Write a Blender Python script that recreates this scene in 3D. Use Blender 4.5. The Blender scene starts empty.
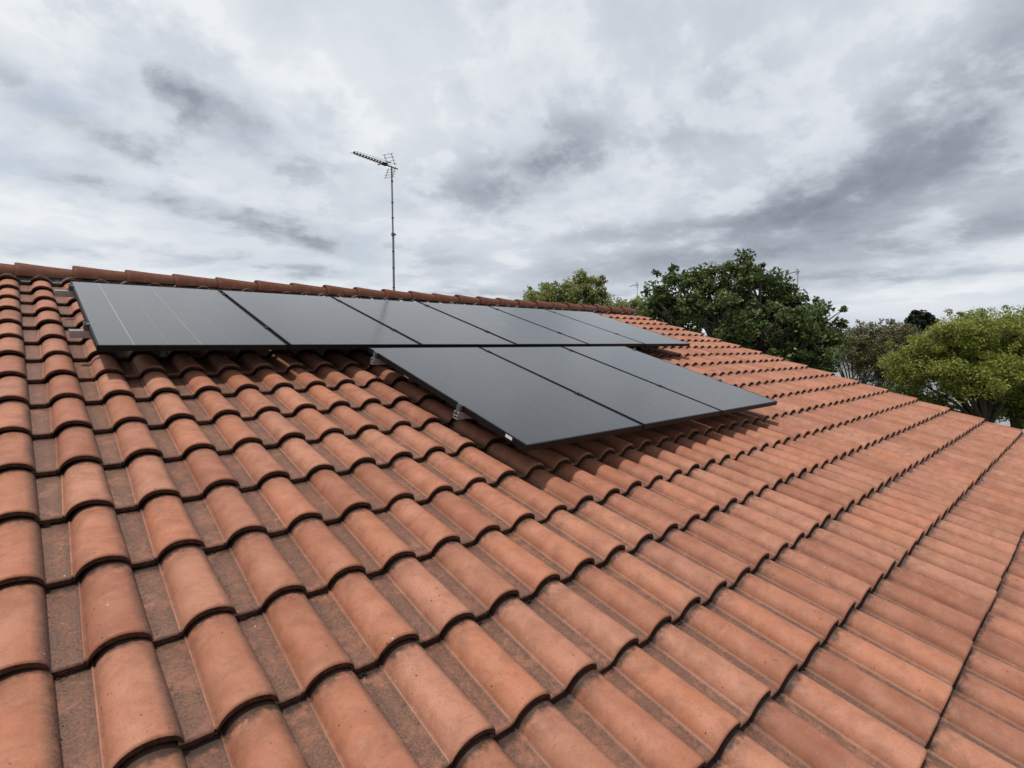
import bpy, bmesh, math, random
import numpy as np
from mathutils import Vector, Matrix

random.seed(7)
rng = np.random.default_rng(11)
SC = bpy.context.scene
COL = SC.collection
R = math.radians

# ------------------------------------------------------------------ camera
ALPHA = R(16.13)                 # roof pitch
Z0 = 3.62                        # height of the roof lattice origin
P, G = 0.21, 0.36607             # tile cover width and gauge
cam_d = bpy.data.cameras.new('camera')
cam = bpy.data.objects.new('camera', cam_d)
COL.objects.link(cam)
cam_d.sensor_width = 36.0
cam_d.lens = 36.0 * 540.22 / 1024.0
cam_d.clip_start = 0.05
cam_d.clip_end = 3000
rt = Vector((0.7402982, -0.6722782, 0.0007322))
dn = Vector((-0.0511236, -0.0573824, -0.9970425))
fw = Vector((0.6703319, 0.7380714, -0.0768492))
M = Matrix((( rt.x, -dn.x, -fw.x), (rt.y, -dn.y, -fw.y), (rt.z, -dn.z, -fw.z))).to_4x4()
M.translation = Vector((-0.01077, -2.41413, 4.22804))
cam.matrix_world = M
SC.camera = cam

# ------------------------------------------------------------------ exposure
SC.view_settings.view_transform = 'Standard'
SC.view_settings.look = 'None'
SC.view_settings.exposure = 0.0
SC.view_settings.gamma = 1.0
SC.view_settings.use_curve_mapping = False

# ------------------------------------------------------------------ sun
SUN = Vector((-0.300, 0.0, 1.06)).normalized()
sun_d = bpy.data.lights.new('sun', 'SUN')
sun_d.energy = 3.0
sun_d.angle = R(4.0)
sun_d.color = (1.0, 0.95, 0.88)
sun = bpy.data.objects.new('sun', sun_d)
COL.objects.link(sun)
sun.rotation_euler = SUN.to_track_quat('Z', 'Y').to_euler()
sun.location = (0, 0, 30)

# ------------------------------------------------------------------ node helper
class NT:
    def __init__(self, tree):
        self.t = tree
        self.n = tree.nodes
        self.l = tree.links
    def link(self, a, b):
        self.l.new(a, b)
    def put(self, sock, v):
        if isinstance(v, bpy.types.NodeSocket):
            self.l.new(v, sock)
        elif v is not None:
            if isinstance(v, (tuple, list)) and len(v) == 3 and sock.type == 'RGBA':
                v = (*v, 1)
            sock.default_value = v
    def node(self, kind, **kw):
        n = self.n.new(kind)
        for k, v in kw.items():
            setattr(n, k, v)
        return n
    def math(self, op, a, b=None, c=None, clamp=False):
        n = self.node('ShaderNodeMath', operation=op, use_clamp=clamp)
        for s, v in zip(n.inputs, (a, b, c)):
            self.put(s, v)
        return n.outputs[0]
    def vmath(self, op, a, b=None, scale=None):
        n = self.node('ShaderNodeVectorMath', operation=op)
        self.put(n.inputs[0], a)
        if b is not None:
            self.put(n.inputs[1], b)
        if scale is not None:
            self.put(n.inputs['Scale'], scale)
        return n.outputs['Value'] if op in ('DOT_PRODUCT', 'LENGTH') else n.outputs[0]
    def noise(self, vec, scale, detail=4.0, rough=0.55, dist=0.0, color=False):
        n = self.node('ShaderNodeTexNoise')
        self.put(n.inputs['Vector'], vec)
        n.inputs['Scale'].default_value = scale
        n.inputs['Detail'].default_value = detail
        n.inputs['Roughness'].default_value = rough
        n.inputs['Distortion'].default_value = dist
        return n.outputs['Color' if color else 'Fac']
    def ramp(self, fac, stops, interp='LINEAR'):
        n = self.node('ShaderNodeValToRGB')
        n.color_ramp.interpolation = interp
        e = n.color_ramp.elements
        while len(e) < len(stops):
            e.new(0.5)
        for el, (p, c) in zip(e, stops):
            el.position = p
            el.color = (c, c, c, 1) if isinstance(c, (int, float)) else (*c, 1)
        self.put(n.inputs['Fac'], fac)
        return n.outputs['Color']
    def mix(self, fac, a, b, mode='MIX'):
        n = self.node('ShaderNodeMix', data_type='RGBA', blend_type=mode)
        self.put(n.inputs['Factor'], fac)
        self.put(n.inputs['A'] if False else n.inputs[6], a)
        self.put(n.inputs[7], b)
        return n.outputs[2]
    def range(self, v, a, b, c=0.0, d=1.0, smooth=False):
        n = self.node('ShaderNodeMapRange', clamp=True)
        if smooth:
            n.interpolation_type = 'SMOOTHSTEP'
        for s, x in zip(n.inputs, (v, a, b, c, d)):
            self.put(s, x)
        return n.outputs[0]

# ------------------------------------------------------------------ world: layered overcast over a Nishita sky
world = bpy.data.worlds.new('World')
SC.world = world
world.use_nodes = True
W = NT(world.node_tree)
W.n.clear()
sky = W.node('ShaderNodeTexSky', sky_type='NISHITA')
sky.sun_disc = False
sky.sun_elevation = math.asin(SUN.z)
sky.sun_rotation = math.atan2(SUN.x, SUN.y)
tc = W.node('ShaderNodeTexCoord')
dirv = W.vmath('NORMALIZE', tc.outputs['Generated'])
sep = W.node('ShaderNodeSeparateXYZ')
W.link(dirv, sep.inputs[0])
# cloud layers live on the dome; height is compressed towards the horizon the way a flat cloud deck looks
lay = W.node('ShaderNodeCombineXYZ')
W.put(lay.inputs[0], sep.outputs['X'])
W.put(lay.inputs[1], sep.outputs['Y'])
W.put(lay.inputs[2], W.math('MULTIPLY', W.math('LOGARITHM', W.math('ADD', W.math('MAXIMUM', sep.outputs['Z'], 0.0), 0.055), math.e), 0.62))
dlay = lay.outputs[0]
wv = W.vmath('SUBTRACT', W.noise(dlay, 3.6, 7, 0.6, color=True), (0.5, 0.5, 0.5))
dwarp = W.vmath('ADD', dirv, W.vmath('MULTIPLY', wv, (0.13, 0.13, 0.07)))
lwarp = W.vmath('ADD', dlay, W.vmath('MULTIPLY', wv, (0.05, 0.05, 0.05)))
def sky_dir(az, el):                                              # azimuth from the view axis (right +), elevation, degrees
    a0 = math.atan2(fw.x, fw.y) + R(az)
    return Vector((math.sin(a0) * math.cos(R(el)), math.cos(a0) * math.cos(R(el)), math.sin(R(el))))
def cloud_mass(az, el, w, h, tilt, amt):
    """a cloud of angular half-size w x h degrees, its long axis tilted (degrees, up to the right positive)"""
    c = sky_dir(az, el)
    east = c.cross(Vector((0, 0, 1))).normalized()
    north = east.cross(c).normalized()
    t = R(tilt)
    e1 = (east * math.cos(t) + north * math.sin(t)) / R(w)
    e2 = (north * math.cos(t) - east * math.sin(t)) / R(h)
    d = W.vmath('SUBTRACT', dwarp, tuple(c))
    a = W.vmath('DOT_PRODUCT', d, tuple(e1))
    b = W.vmath('DOT_PRODUCT', d, tuple(e2))
    q = W.math('ADD', W.math('MULTIPLY', a, a), W.math('MULTIPLY', b, b))
    return W.math('MULTIPLY', W.math('EXPONENT', W.math('MULTIPLY', q, -1.0)), amt)
n_big = W.noise(lwarp, 1.6, 5, 0.5)
n_fine = W.noise(W.vmath('ADD', lwarp, (7.3, 2.1, 0)), 10.0, 10, 0.6)
n_mid = W.noise(W.vmath('ADD', lwarp, (3.7, 9.4, 0)), 4.2, 10, 0.57)
br = W.math('ADD', 0.77, W.math('MULTIPLY', W.math('SUBTRACT', n_big, 0.5), 0.35))
br = W.math('ADD', br, W.math('MULTIPLY', W.math('SUBTRACT', n_mid, 0.5), 0.56))
puff = W.range(W.math('ADD', n_mid, W.math('MULTIPLY', W.math('SUBTRACT', n_fine, 0.5), 0.5)), 0.47, 0.59, -0.05, 0.06, smooth=True)
br = W.math('ADD', W.math('ADD', br, puff), W.math('MULTIPLY', W.math('SUBTRACT', n_fine, 0.5), 0.19))
MASSES = [  # azimuth, elevation, half width, half height, tilt, amount (negative = thick grey, positive = thin bright)
    (-30.5, 21.8, 8.5, 2.4, -24, -0.42), (-26, 17.5, 6, 2.4, -10, -0.16), (-38, 17.0, 6, 1.7, -18, -0.30), (-24, 11.0, 11, 1.5, -9, -0.36), (-39, 12.5, 6, 0.9, -8, -0.16),
    (-20, 7.0, 9, 0.8, -4, -0.20), (-37, 6.5, 8, 0.6, 0, -0.14),
    (3.5, 18.0, 5.5, 3.4, 10, -0.42), (-3, 14.5, 7, 1.8, 0, -0.20), (0, 25, 5, 1.5, 0, -0.12),
    (36, 14.5, 14, 3.4, 16, -0.34), (26, 11.5, 7, 1.8, 14, -0.20), (42, 21, 9, 3.5, 18, -0.20), (39, 9.0, 10, 1.3, 4, -0.26), (16, 8.0, 12, 1.0, 2, -0.16), (19, 21, 6, 3, 20, -0.12), (30, 5.6, 12, 0.6, 0, -0.18), (8, 5.0, 10, 0.6, 0, -0.14),
    (14, 10.5, 9, 0.8, 3, -0.14), (20, 3.8, 10, 0.4, 0, -0.14), (-12, 9.0, 8, 0.8, -3, -0.14), (-6, 5.2, 8, 0.5, 0, -0.14),
    (-42, 31, 12, 6, -10, 0.5), (-60, 34, 16, 12, 0, 0.4), (-40, 25.5, 7, 2.0, -20, 0.16), (-43, 9.5, 8, 2.4, 0, 0.30), (-42, 23, 6, 3, 0, 0.14), (-12, 20, 5, 3, 0, 0.10), (-15, 26, 12, 5, 0, 0.16), (10, 28, 12, 5, 0, 0.06), (11, 14.5, 4, 2, 0, 0.12), (-14, 14.5, 4, 2.5, 0, 0.12),  # first two sit mostly out of view, added to brighten the left panel's reflection
    (-32, 4, 20, 2.0, 0, 0.30), (34, 3.2, 18, 1.2, 0, 0.20), (4, 3.0, 16, 1.0, 0, 0.16), (-31, 14, 8, 0.9, -10, 0.16),
]
ragged = W.range(W.math('ADD', n_mid, W.math('MULTIPLY', W.math('SUBTRACT', n_fine, 0.5), 0.8)), 0.30, 0.74, 1.65, 0.6)
for m in MASSES:
    br = W.math('ADD', br, W.math('MULTIPLY', cloud_mass(*m), W.math('MULTIPLY', ragged, 1.05)) if m[5] < 0 else cloud_mass(*m))
# unseen sky overhead and behind is darkened to cut the ambient light
over = W.range(sep.outputs['Z'], 0.66, 0.9, 0.0, 0.22, smooth=True)
back = W.range(W.vmath('DOT_PRODUCT', dirv, (fw.x, fw.y, 0.0)), 0.15, -0.5, 0.0, 0.18, smooth=True)
br = W.math('SUBTRACT', br, W.math('MAXIMUM', over, back))
ccol = W.ramp(br, [(0.0, (0.23, 0.26, 0.31)), (0.25, (0.31, 0.345, 0.405)), (0.5, (0.45, 0.495, 0.56)), (0.72, (0.635, 0.685, 0.75)), (1.0, (0.84, 0.87, 0.90))])
cloud10 = W.vmath('SCALE', ccol, scale=10.0)
gap = W.range(W.math('ADD', n_mid, W.math('MULTIPLY', br, 0.2)), 0.72, 0.9, 0.0, 0.35, smooth=True)
skycol = W.mix(gap, cloud10, sky.outputs[0])
bg = W.node('ShaderNodeBackground')
W.link(skycol, bg.inputs['Color'])
bg.inputs['Strength'].default_value = 0.1
wo = W.node('ShaderNodeOutputWorld')
W.link(bg.outputs[0], wo.inputs['Surface'])

# ------------------------------------------------------------------ materials
def new_mat(name, rough=0.7, spec=0.4, metal=0.0, color=None):
    m = bpy.data.materials.new(name)
    m.use_nodes = True
    t = NT(m.node_tree)
    t.b = t.n['Principled BSDF']
    t.b.inputs['Roughness'].default_value = rough
    t.b.inputs['Specular IOR Level'].default_value = spec
    t.b.inputs['Metallic'].default_value = metal
    if color is not None:
        t.b.inputs['Base Color'].default_value = (*color, 1)
    t.m = m
    t.obj = t.node('ShaderNodeTexCoord').outputs['Object']
    return t
def bump(t, h, strength, dist):
    n = t.node('ShaderNodeBump')
    n.inputs['Strength'].default_value = strength
    n.inputs['Distance'].default_value = dist
    t.put(n.inputs['Height'], h)
    t.link(n.outputs[0], t.b.inputs['Normal'])
def weathered(name, c1, c2, scale, rough=0.8, spec=0.3, metal=0.0, bmp=0.0):
    t = new_mat(name, rough, spec, metal)
    n = t.noise(t.obj, scale, 6, 0.6)
    t.link(t.mix(t.range(n, 0.3, 0.7), c1, c2), t.b.inputs['Base Color'])
    if bmp:
        bump(t, n, 0.4, bmp)
    return t.m

def terracotta(name, tone_a, tone_b, tone_c, dirt_gain, spec=0.36):
    t = new_mat(name, 0.62, spec)
    at = t.node('ShaderNodeAttribute', attribute_name='tile')
    s = t.node('ShaderNodeSeparateColor')
    t.link(at.outputs['Color'], s.inputs[0])
    r1, pan, along = s.outputs[0], s.outputs[1], s.outputs[2]
    r2 = at.outputs['Alpha']
    cx = t.node('ShaderNodeCombineXYZ')
    t.put(cx.inputs[0], r1)
    t.put(cx.inputs[1], r2)
    per_tile = cx.outputs[0]
    body = t.mix(t.range(r1, 0.0, 1.0), tone_a, tone_b)
    body = t.mix(t.math('MULTIPLY', t.range(r2, 0.5, 1.0), 0.6), body, tone_c)
    big = t.noise(t.vmath('ADD', t.obj, t.vmath('SCALE', per_tile, scale=13.0)), 9, 5, 0.6)
    body = t.mix(t.range(big, 0.38, 0.72, 0, 0.55), body, tone_c)
    smoke = t.noise(t.vmath('ADD', t.obj, t.vmath('SCALE', per_tile, scale=7.0)), 13, 6, 0.65, 0.4)
    body = t.mix(t.range(smoke, 0.42, 0.70, 0, 0.65), body, (0.225, 0.085, 0.048))
    # firing bands across the barrel
    wob = t.node('ShaderNodeMapping')
    t.link(t.obj, wob.inputs['Vector'])
    wob.inputs['Scale'].default_value = (9, 42, 9)
    band = t.noise(wob.outputs[0], 1.0, 4, 0.6, 0.6)
    body = t.mix(t.range(band, 0.5, 0.75, 0, 0.09), body, tone_b)
    grain = t.noise(t.obj, 260, 3, 0.7)
    body = t.mix(t.range(grain, 0.42, 0.72, 0, 0.42), body, (0.22, 0.08, 0.042))
    pit = t.noise(t.vmath('ADD', t.obj, (2, 8, 5)), 75, 5, 0.75)
    body = t.mix(t.range(pit, 0.56, 0.70, 0, 0.42), body, (0.16, 0.062, 0.036))
    body = t.mix(t.range(pit, 0.40, 0.30, 0, 0.35), body, (0.52, 0.25, 0.16))
    # soot, lichen and silt: settled in the pans and along the laps, with shading painted in
    pn = t.noise(t.obj, 34, 7, 0.72)
    pn2 = t.noise(t.vmath('ADD', t.obj, (4, 1, 7)), 7, 4, 0.6)
    settle = t.math('MULTIPLY', pan, t.range(t.math('ADD', t.math('MULTIPLY', pn, 0.6), t.math('MULTIPLY', pn2, 0.5)), 0.34, 0.56))
    settle = t.math('MULTIPLY', settle, dirt_gain, clamp=True)
    silt = t.mix(t.range(t.noise(t.obj, 150, 6, 0.75), 0.36, 0.66), (0.070, 0.034, 0.023), (0.215, 0.115, 0.078))
    body = t.mix(settle, body, silt)
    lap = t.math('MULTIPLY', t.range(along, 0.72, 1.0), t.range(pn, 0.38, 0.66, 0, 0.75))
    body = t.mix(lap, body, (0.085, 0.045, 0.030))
    crust_shade = t.math('MULTIPLY', t.range(t.math('ADD', along, t.math('MULTIPLY', t.math('SUBTRACT', pn, 0.5), 0.16)), 0.925, 0.975), 0.85)
    body = t.mix(crust_shade, body, (0.030, 0.019, 0.014))  # dirt crust plus the lip's cast shadow, painted as one dark band
    # barrel flank: dirt off the joint plus painted shading, through the pan mask
    # specks
    vor = t.node('ShaderNodeTexVoronoi', feature='F1')
    t.link(t.obj, vor.inputs['Vector'])
    vor.inputs['Scale'].default_value = 46
    sp = t.math('MULTIPLY', t.range(vor.outputs['Distance'], 0.10, 0.17, 1, 0), t.range(pn2, 0.47, 0.6))
    vc = t.node('ShaderNodeSeparateColor')
    t.link(vor.outputs['Color'], vc.inputs[0])
    body = t.mix(t.math('MULTIPLY', sp, t.range(vc.outputs[0], 0.62, 0.7)), body, (0.045, 0.032, 0.026))
    body = t.mix(t.math('MULTIPLY', sp, t.range(vc.outputs[1], 0.94, 0.98)), body, (0.5, 0.42, 0.36))
    scuff = t.noise(t.vmath('ADD', t.obj, (9, 3, 1)), 16, 8, 0.75)
    body = t.mix(t.range(scuff, 0.62, 0.72, 0, 0.4), body, (0.52, 0.30, 0.22))
    t.link(body, t.b.inputs['Base Color'])
    hgt = t.math('ADD', t.math('MULTIPLY', grain, 0.35), t.math('MULTIPLY', pn, 0.65))
    bump(t, hgt, 0.28, 0.003)
    return t.m

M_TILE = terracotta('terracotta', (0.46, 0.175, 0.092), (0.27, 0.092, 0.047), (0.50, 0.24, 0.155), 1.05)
M_RIDGE = terracotta('ridge_terracotta', (0.135, 0.042, 0.022), (0.070, 0.022, 0.013), (0.12, 0.045, 0.028), 1.0, 0.15)

def lip_mat():
    t = new_mat('grimy_shaded_tile_end', 0.9, 0.15)
    n = t.noise(t.obj, 60, 6, 0.7)
    t.link(t.mix(t.range(n, 0.35, 0.7), (0.028, 0.016, 0.012), (0.12, 0.05, 0.033)), t.b.inputs['Base Color'])  # grime plus the shade on the downslope faces, mixed into the colour
    bump(t, n, 0.5, 0.004)
    return t.m
M_LIP = lip_mat()
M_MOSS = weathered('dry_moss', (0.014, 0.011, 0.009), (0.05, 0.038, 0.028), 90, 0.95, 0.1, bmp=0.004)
M_WALL = weathered('render_wall', (0.62, 0.58, 0.5), (0.72, 0.69, 0.62), 2.0, 0.9, 0.2, bmp=0.002)
M_WOOD = weathered('painted_board', (0.42, 0.37, 0.3), (0.52, 0.47, 0.4), 6.0, 0.7)
M_DECK = weathered('underlay', (0.03, 0.025, 0.02), (0.05, 0.04, 0.035), 4.0, 0.95, 0.1)
M_ALU = weathered('aluminium', (0.33, 0.33, 0.345), (0.46, 0.46, 0.475), 30, 0.42, 0.5, 0.4)
M_BLACK = weathered('black_anodised', (0.004, 0.004, 0.005), (0.009, 0.009, 0.010), 12, 0.5, 0.22)
M_GAL = weathered('galvanised_steel', (0.16, 0.165, 0.175), (0.28, 0.285, 0.30), 25, 0.5, 0.5, 0.4)
M_DARKMET = weathered('dull_grey_metal', (0.07, 0.075, 0.085), (0.14, 0.145, 0.155), 40, 0.55, 0.4, 0.3)
M_WHITE = weathered('white_plastic', (0.74, 0.74, 0.73), (0.80, 0.80, 0.79), 60, 0.5, 0.4)
M_FLASH = weathered('grey_ridge_roll', (0.035, 0.033, 0.03), (0.15, 0.145, 0.13), 40, 0.75, 0.3)
M_GLASSW = weathered('window_glass', (0.02, 0.025, 0.03), (0.03, 0.035, 0.04), 2, 0.08, 0.6)
M_GREYROOF = weathered('grey_fibre_cement', (0.20, 0.20, 0.19), (0.33, 0.33, 0.32), 3, 0.9, 0.2, bmp=0.01)

def panel_mat(name, seams):
    t = new_mat(name, 0.2, 0.5)
    s = t.node('ShaderNodeSeparateXYZ')
    t.link(t.obj, s.inputs[0])
    u = t.math('MULTIPLY', s.outputs[0], 6.0 / 1.007)              # six cell columns
    v = t.math('MULTIPLY', s.outputs[1], 20.0 / 1.71)
    du = t.math('ABSOLUTE', t.math('SUBTRACT', t.math('FRACT', t.math('ADD', u, 0.5)), 0.5))
    dv = t.math('ABSOLUTE', t.math('SUBTRACT', t.math('FRACT', t.math('ADD', v, 0.5)), 0.5))
    iu = t.math('ROUND', u)
    w = 0.0
    for k, a in seams:
        hit = t.math('COMPARE', iu, float(k), 0.1)
        w = t.math('ADD', w, t.math('MULTIPLY', hit, a))
    fade = t.noise(t.obj, 1.6, 2, 0.5)
    line = t.math('MULTIPLY', t.math('LESS_THAN', du, 0.010), w)
    line = t.math('MULTIPLY', line, t.range(fade, 0.25, 0.6, 0.35, 1.0))
    tiny = t.math('MULTIPLY', t.math('LESS_THAN', dv, 0.012), 0.012)
    dust = t.noise(t.obj, 5, 6, 0.6)
    base = t.mix(t.range(dust, 0.3, 0.75), (0.006, 0.0062, 0.008), (0.012, 0.0122, 0.014))
    base = t.mix(tiny, base, (0.3, 0.3, 0.3))
    base = t.mix(line, base, (0.62, 0.63, 0.65))
    t.link(base, t.b.inputs['Base Color'])
    t.link(t.range(dust, 0.3, 0.7, 0.13, 0.19), t.b.inputs['Roughness'])
    t.b.inputs['IOR'].default_value = 1.55
    t.b.inputs['Coat Weight'].default_value = 0.6         # a film of dust scatters the light of the sun
    t.b.inputs['Coat Roughness'].default_value = 0.55
    return t.m
M_PANEL = panel_mat('solar_glass', [(1, 0.07), (2, 0.06), (3, 0.10), (4, 0.06), (5, 0.07)])
M_PANEL_END = panel_mat('solar_glass_seam_glint', [(1, 0.5), (2, 0.12), (3, 0.30), (4, 0.10), (5, 0.08)])  # seam lines carry a painted reflection, strongest on the first and third

def leaf_mat(name, c1, c2, c3, trans=0.35):
    t = new_mat(name, 0.5, 0.35)
    at = t.node('ShaderNodeAttribute', attribute_name='leaf')
    s = t.node('ShaderNodeSeparateColor')
    t.link(at.outputs['Color'], s.inputs[0])
    c = t.mix(s.outputs[0], c1, c2)
    c = t.mix(t.range(s.outputs[1], 0.72, 1.0, 0, 0.9), c, c3)
    t.link(c, t.b.inputs['Base Color'])
    tr = t.node('ShaderNodeBsdfTranslucent')
    t.link(c, tr.inputs['Color'])
    mx = t.node('ShaderNodeMixShader')
    mx.inputs[0].default_value = trans
    t.link(t.b.outputs[0], mx.inputs[1])
    t.link(tr.outputs[0], mx.inputs[2])
    t.link(mx.outputs[0], t.n['Material Output'].inputs['Surface'])
    return t.m
M_LEAF_DARK = leaf_mat('dark_leaves', (0.045, 0.078, 0.020), (0.11, 0.15, 0.042), (0.23, 0.25, 0.10), 0.3)
M_LEAF_LIME = leaf_mat('lime_leaves', (0.20, 0.24, 0.038), (0.31, 0.34, 0.062), (0.28, 0.23, 0.09))
M_LEAF_BROWN = leaf_mat('bronze_leaves', (0.14, 0.13, 0.06), (0.21, 0.175, 0.09), (0.18, 0.23, 0.07))
M_LEAF_PALE = leaf_mat('pale_leaves', (0.21, 0.25, 0.07), (0.30, 0.32, 0.11), (0.34, 0.32, 0.13))
M_LEAF_PINE = leaf_mat('pine_needles', (0.010, 0.018, 0.010), (0.02, 0.032, 0.016), (0.03, 0.045, 0.02), 0.1)
M_LEAF_HEDGE = leaf_mat('hedge_leaves', (0.018, 0.034, 0.013), (0.035, 0.055, 0.02), (0.06, 0.08, 0.03), 0.2)
M_BARK = weathered('bark', (0.05, 0.04, 0.032), (0.12, 0.10, 0.085), 14, 0.95, 0.1, bmp=0.02)

# ------------------------------------------------------------------ object helpers
def link_mesh(name, me, mats, parent=None, loc=None, rot=None, smooth=False):
    o = bpy.data.objects.new(name, me)
    COL.objects.link(o)
    for m in (mats if isinstance(mats, (list, tuple)) else [mats]):
        me.materials.append(m)
    if parent:
        o.parent = parent
    if loc is not None:
        o.location = loc
    if rot is not None:
        o.rotation_euler = rot
    if smooth:
        me.polygons.foreach_set('use_smooth', [True] * len(me.polygons))
    return o
def obj(name, bm, mats, parent=None, loc=None, rot=None, smooth=False):
    me = bpy.data.meshes.new(name)
    bm.to_mesh(me)
    bm.free()
    return link_mesh(name, me, mats, parent, loc, rot, smooth)
def np_mesh(name, V, F):
    """V (n,3) and F (m,4) quads"""
    me = bpy.data.meshes.new(name)
    V = np.ascontiguousarray(V, dtype=np.float32)
    F = np.ascontiguousarray(F, dtype=np.int32)
    me.vertices.add(len(V))
    me.vertices.foreach_set('co', V.ravel())
    k = F.shape[1]
    me.loops.add(F.size)
    me.loops.foreach_set('vertex_index', F.ravel())
    me.polygons.add(len(F))
    me.polygons.foreach_set('loop_start', np.arange(0, F.size, k, dtype=np.int32))
    me.polygons.foreach_set('loop_total', np.full(len(F), k, dtype=np.int32))
    me.update(calc_edges=True)
    return me
def point_colors(me, name, C):
    a = me.attributes.new(name, 'FLOAT_COLOR', 'POINT')
    a.data.foreach_set('color', np.ascontiguousarray(C, dtype=np.float32).ravel())
def thing(name, label, cat, loc=(0, 0, 0), rot=(0, 0, 0), group=None):
    o = bpy.data.objects.new(name, None)
    o.empty_display_size = 0.3
    COL.objects.link(o)
    o.location = loc
    o.rotation_euler = rot
    o['label'] = label
    o['category'] = cat
    if group:
        o['group'] = group
    return o
def structure(o):
    o['kind'] = 'structure'
    return o
def add_box(bm, c, d, bev=0.0):
    r = bmesh.ops.create_cube(bm, size=1.0)
    vs = r['verts']
    bmesh.ops.scale(bm, vec=d, verts=vs)
    bmesh.ops.translate(bm, vec=c, verts=vs)
    if bev:
        es = list({e for v in vs for e in v.link_edges})
        bmesh.ops.bevel(bm, geom=es, offset=bev, segments=2, affect='EDGES', profile=0.6)
def add_tube(bm, pts, radii, seg=8, cap=True):
    pts = [Vector(p) for p in pts]
    if isinstance(radii, (int, float)):
        radii = [radii] * len(pts)
    rings = []
    ref = Vector((0.31, 0.17, 0.93))
    for i, p in enumerate(pts):
        d = (pts[min(i + 1, len(pts) - 1)] - pts[max(i - 1, 0)]).normalized()
        a = d.cross(ref)
        if a.length < 0.05:
            a = d.cross(Vector((1, 0, 0)))
        a.normalize()
        b = d.cross(a)
        rings.append([bm.verts.new(p + (a * math.cos(2 * math.pi * k / seg) + b * math.sin(2 * math.pi * k / seg)) * radii[i]) for k in range(seg)])
    for r0, r1 in zip(rings, rings[1:]):
        for k in range(seg):
            bm.faces.new((r0[k], r0[(k + 1) % seg], r1[(k + 1) % seg], r1[k]))
    if cap:
        bm.faces.new(rings[0][::-1])
        bm.faces.new(rings[-1])
def box_obj(name, c, d, mat, parent=None, bev=0.0):
    bm = bmesh.new()
    add_box(bm, c, d, bev)
    return obj(name, bm, mat, parent)

CA, SN = math.cos(ALPHA), math.sin(ALPHA)
def on_roof(x, y, z=0.0):
    return Vector((x, y * CA - z * SN, y * SN + z * CA + Z0))
ROOF_ROT = (ALPHA, 0, 0)

# ------------------------------------------------------------------ ground
def sheet(name, pts, z, mat):
    bm = bmesh.new()
    bm.faces.new([bm.verts.new((x, y, z)) for x, y in pts])
    return structure(obj(name, bm, mat))
def ground_mat(name, c1, c2, c3, s1, s2):
    t = new_mat(name, 0.95, 0.15)
    a = t.noise(t.obj, s1, 6, 0.6)
    b = t.noise(t.obj, s2, 5, 0.7)
    c = t.mix(t.range(a, 0.35, 0.65), c1, c2)
    t.link(t.mix(t.range(b, 0.45, 0.7, 0, 0.8), c, c3), t.b.inputs['Base Color'])
    bump(t, b, 0.6, 0.03)
    return t.m
sheet('ground', [(-900, -900), (1500, -900), (1500, 1200), (-900, 1200)], 0.0,
      ground_mat('rough_grass', (0.05, 0.075, 0.022), (0.085, 0.095, 0.035), (0.12, 0.105, 0.055), 0.3, 6.0))
gv = ground_mat('pale_gravel', (0.24, 0.245, 0.25), (0.36, 0.36, 0.355), (0.15, 0.15, 0.15), 0.6, 5.0)
sheet('gravel_yard', [(26, -24), (62, -26), (66, 16), (47, 22), (30, 13)], 0.004, gv)
sheet('terrace', [(-12, -12), (15, -12), (15, 12), (-12, 12)], 0.004,
      ground_mat('concrete', (0.32, 0.31, 0.29), (0.40, 0.39, 0.37), (0.24, 0.235, 0.22), 0.8, 9.0))

# ------------------------------------------------------------------ the house
house = thing('house', 'low house under the big terracotta tile roof that fills the view', 'house', (0, 0, 0))
Y_APEX = 4.114                                  # along the slope
K0, K1 = -24, 43                                # tile columns
J0, J1 = -11, 10                                # tile courses (front edges)

def tile_template():
    """one interlocking tile: flat pan on the left, tapering barrel on the right; rows run from head to front edge"""
    T = 0.023
    rows = [(1.0, 0.0), (0.62, 0.0), (0.34, 0.0), (0.12, 0.0), (0.045, 0.0), (0.026, -0.0004), (0.014, -0.0010), (0.005, -0.0030), (0.0, -0.0075)]
    V, pan, along = [], [], []
    def profile(f):                             # f: 0 at the front edge, 1 at the head
        xb = P * (0.365 + 0.075 * f)            # left foot of the barrel
        xe = P * 1.035
        h = 0.054 - 0.006 * f
        pr = [(-0.004, 0.004, 1), (0.012, 0.0012, 1), (0.024, 0.0, 0.95), (0.045, 0.0, 0.8), (xb - 0.020, 0.0, 0.85), (xb - 0.014, -0.0005, 1.0), (xb - 0.0085, -0.0005, 1.0), (xb - 0.007, 0.0055, 0.15), (xb - 0.0035, 0.0058, 0.1), (xb - 0.001, 0.0018, 0.85)]
        n = 15
        for k in range(1, n + 1):
            a = math.pi * (1 - k / n)
            t = 0.5 + 0.5 * math.cos(a)
            z = h * math.sin(a) ** (1.25 - 0.5 * t) if 0 < k < n else 0.0
            z = max(z, 0.0105 if t > 0.5 else 0.0028)
            pr.append((xb + (xe - xb) * t, z, 1.0 if t > 0.97 else (0.95 if t > 0.93 else (0.75 if t > 0.86 else (0.45 if t > 0.76 else (0.25 if t < 0.03 else 0.0))))))  # right flank values: grime with shading painted in
        return pr
    for f, dz in rows:
        for x, z, pm in profile(f):
            V.append((x, f, z + dz))
            pan.append(pm)
            along.append(f)
    return rows, profile, np.array(V), np.array(pan), np.array(along), T
rows, profile, TV, TPAN, TALONG, TT = tile_template()
NP = len(profile(0))
NR = len(rows)
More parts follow.
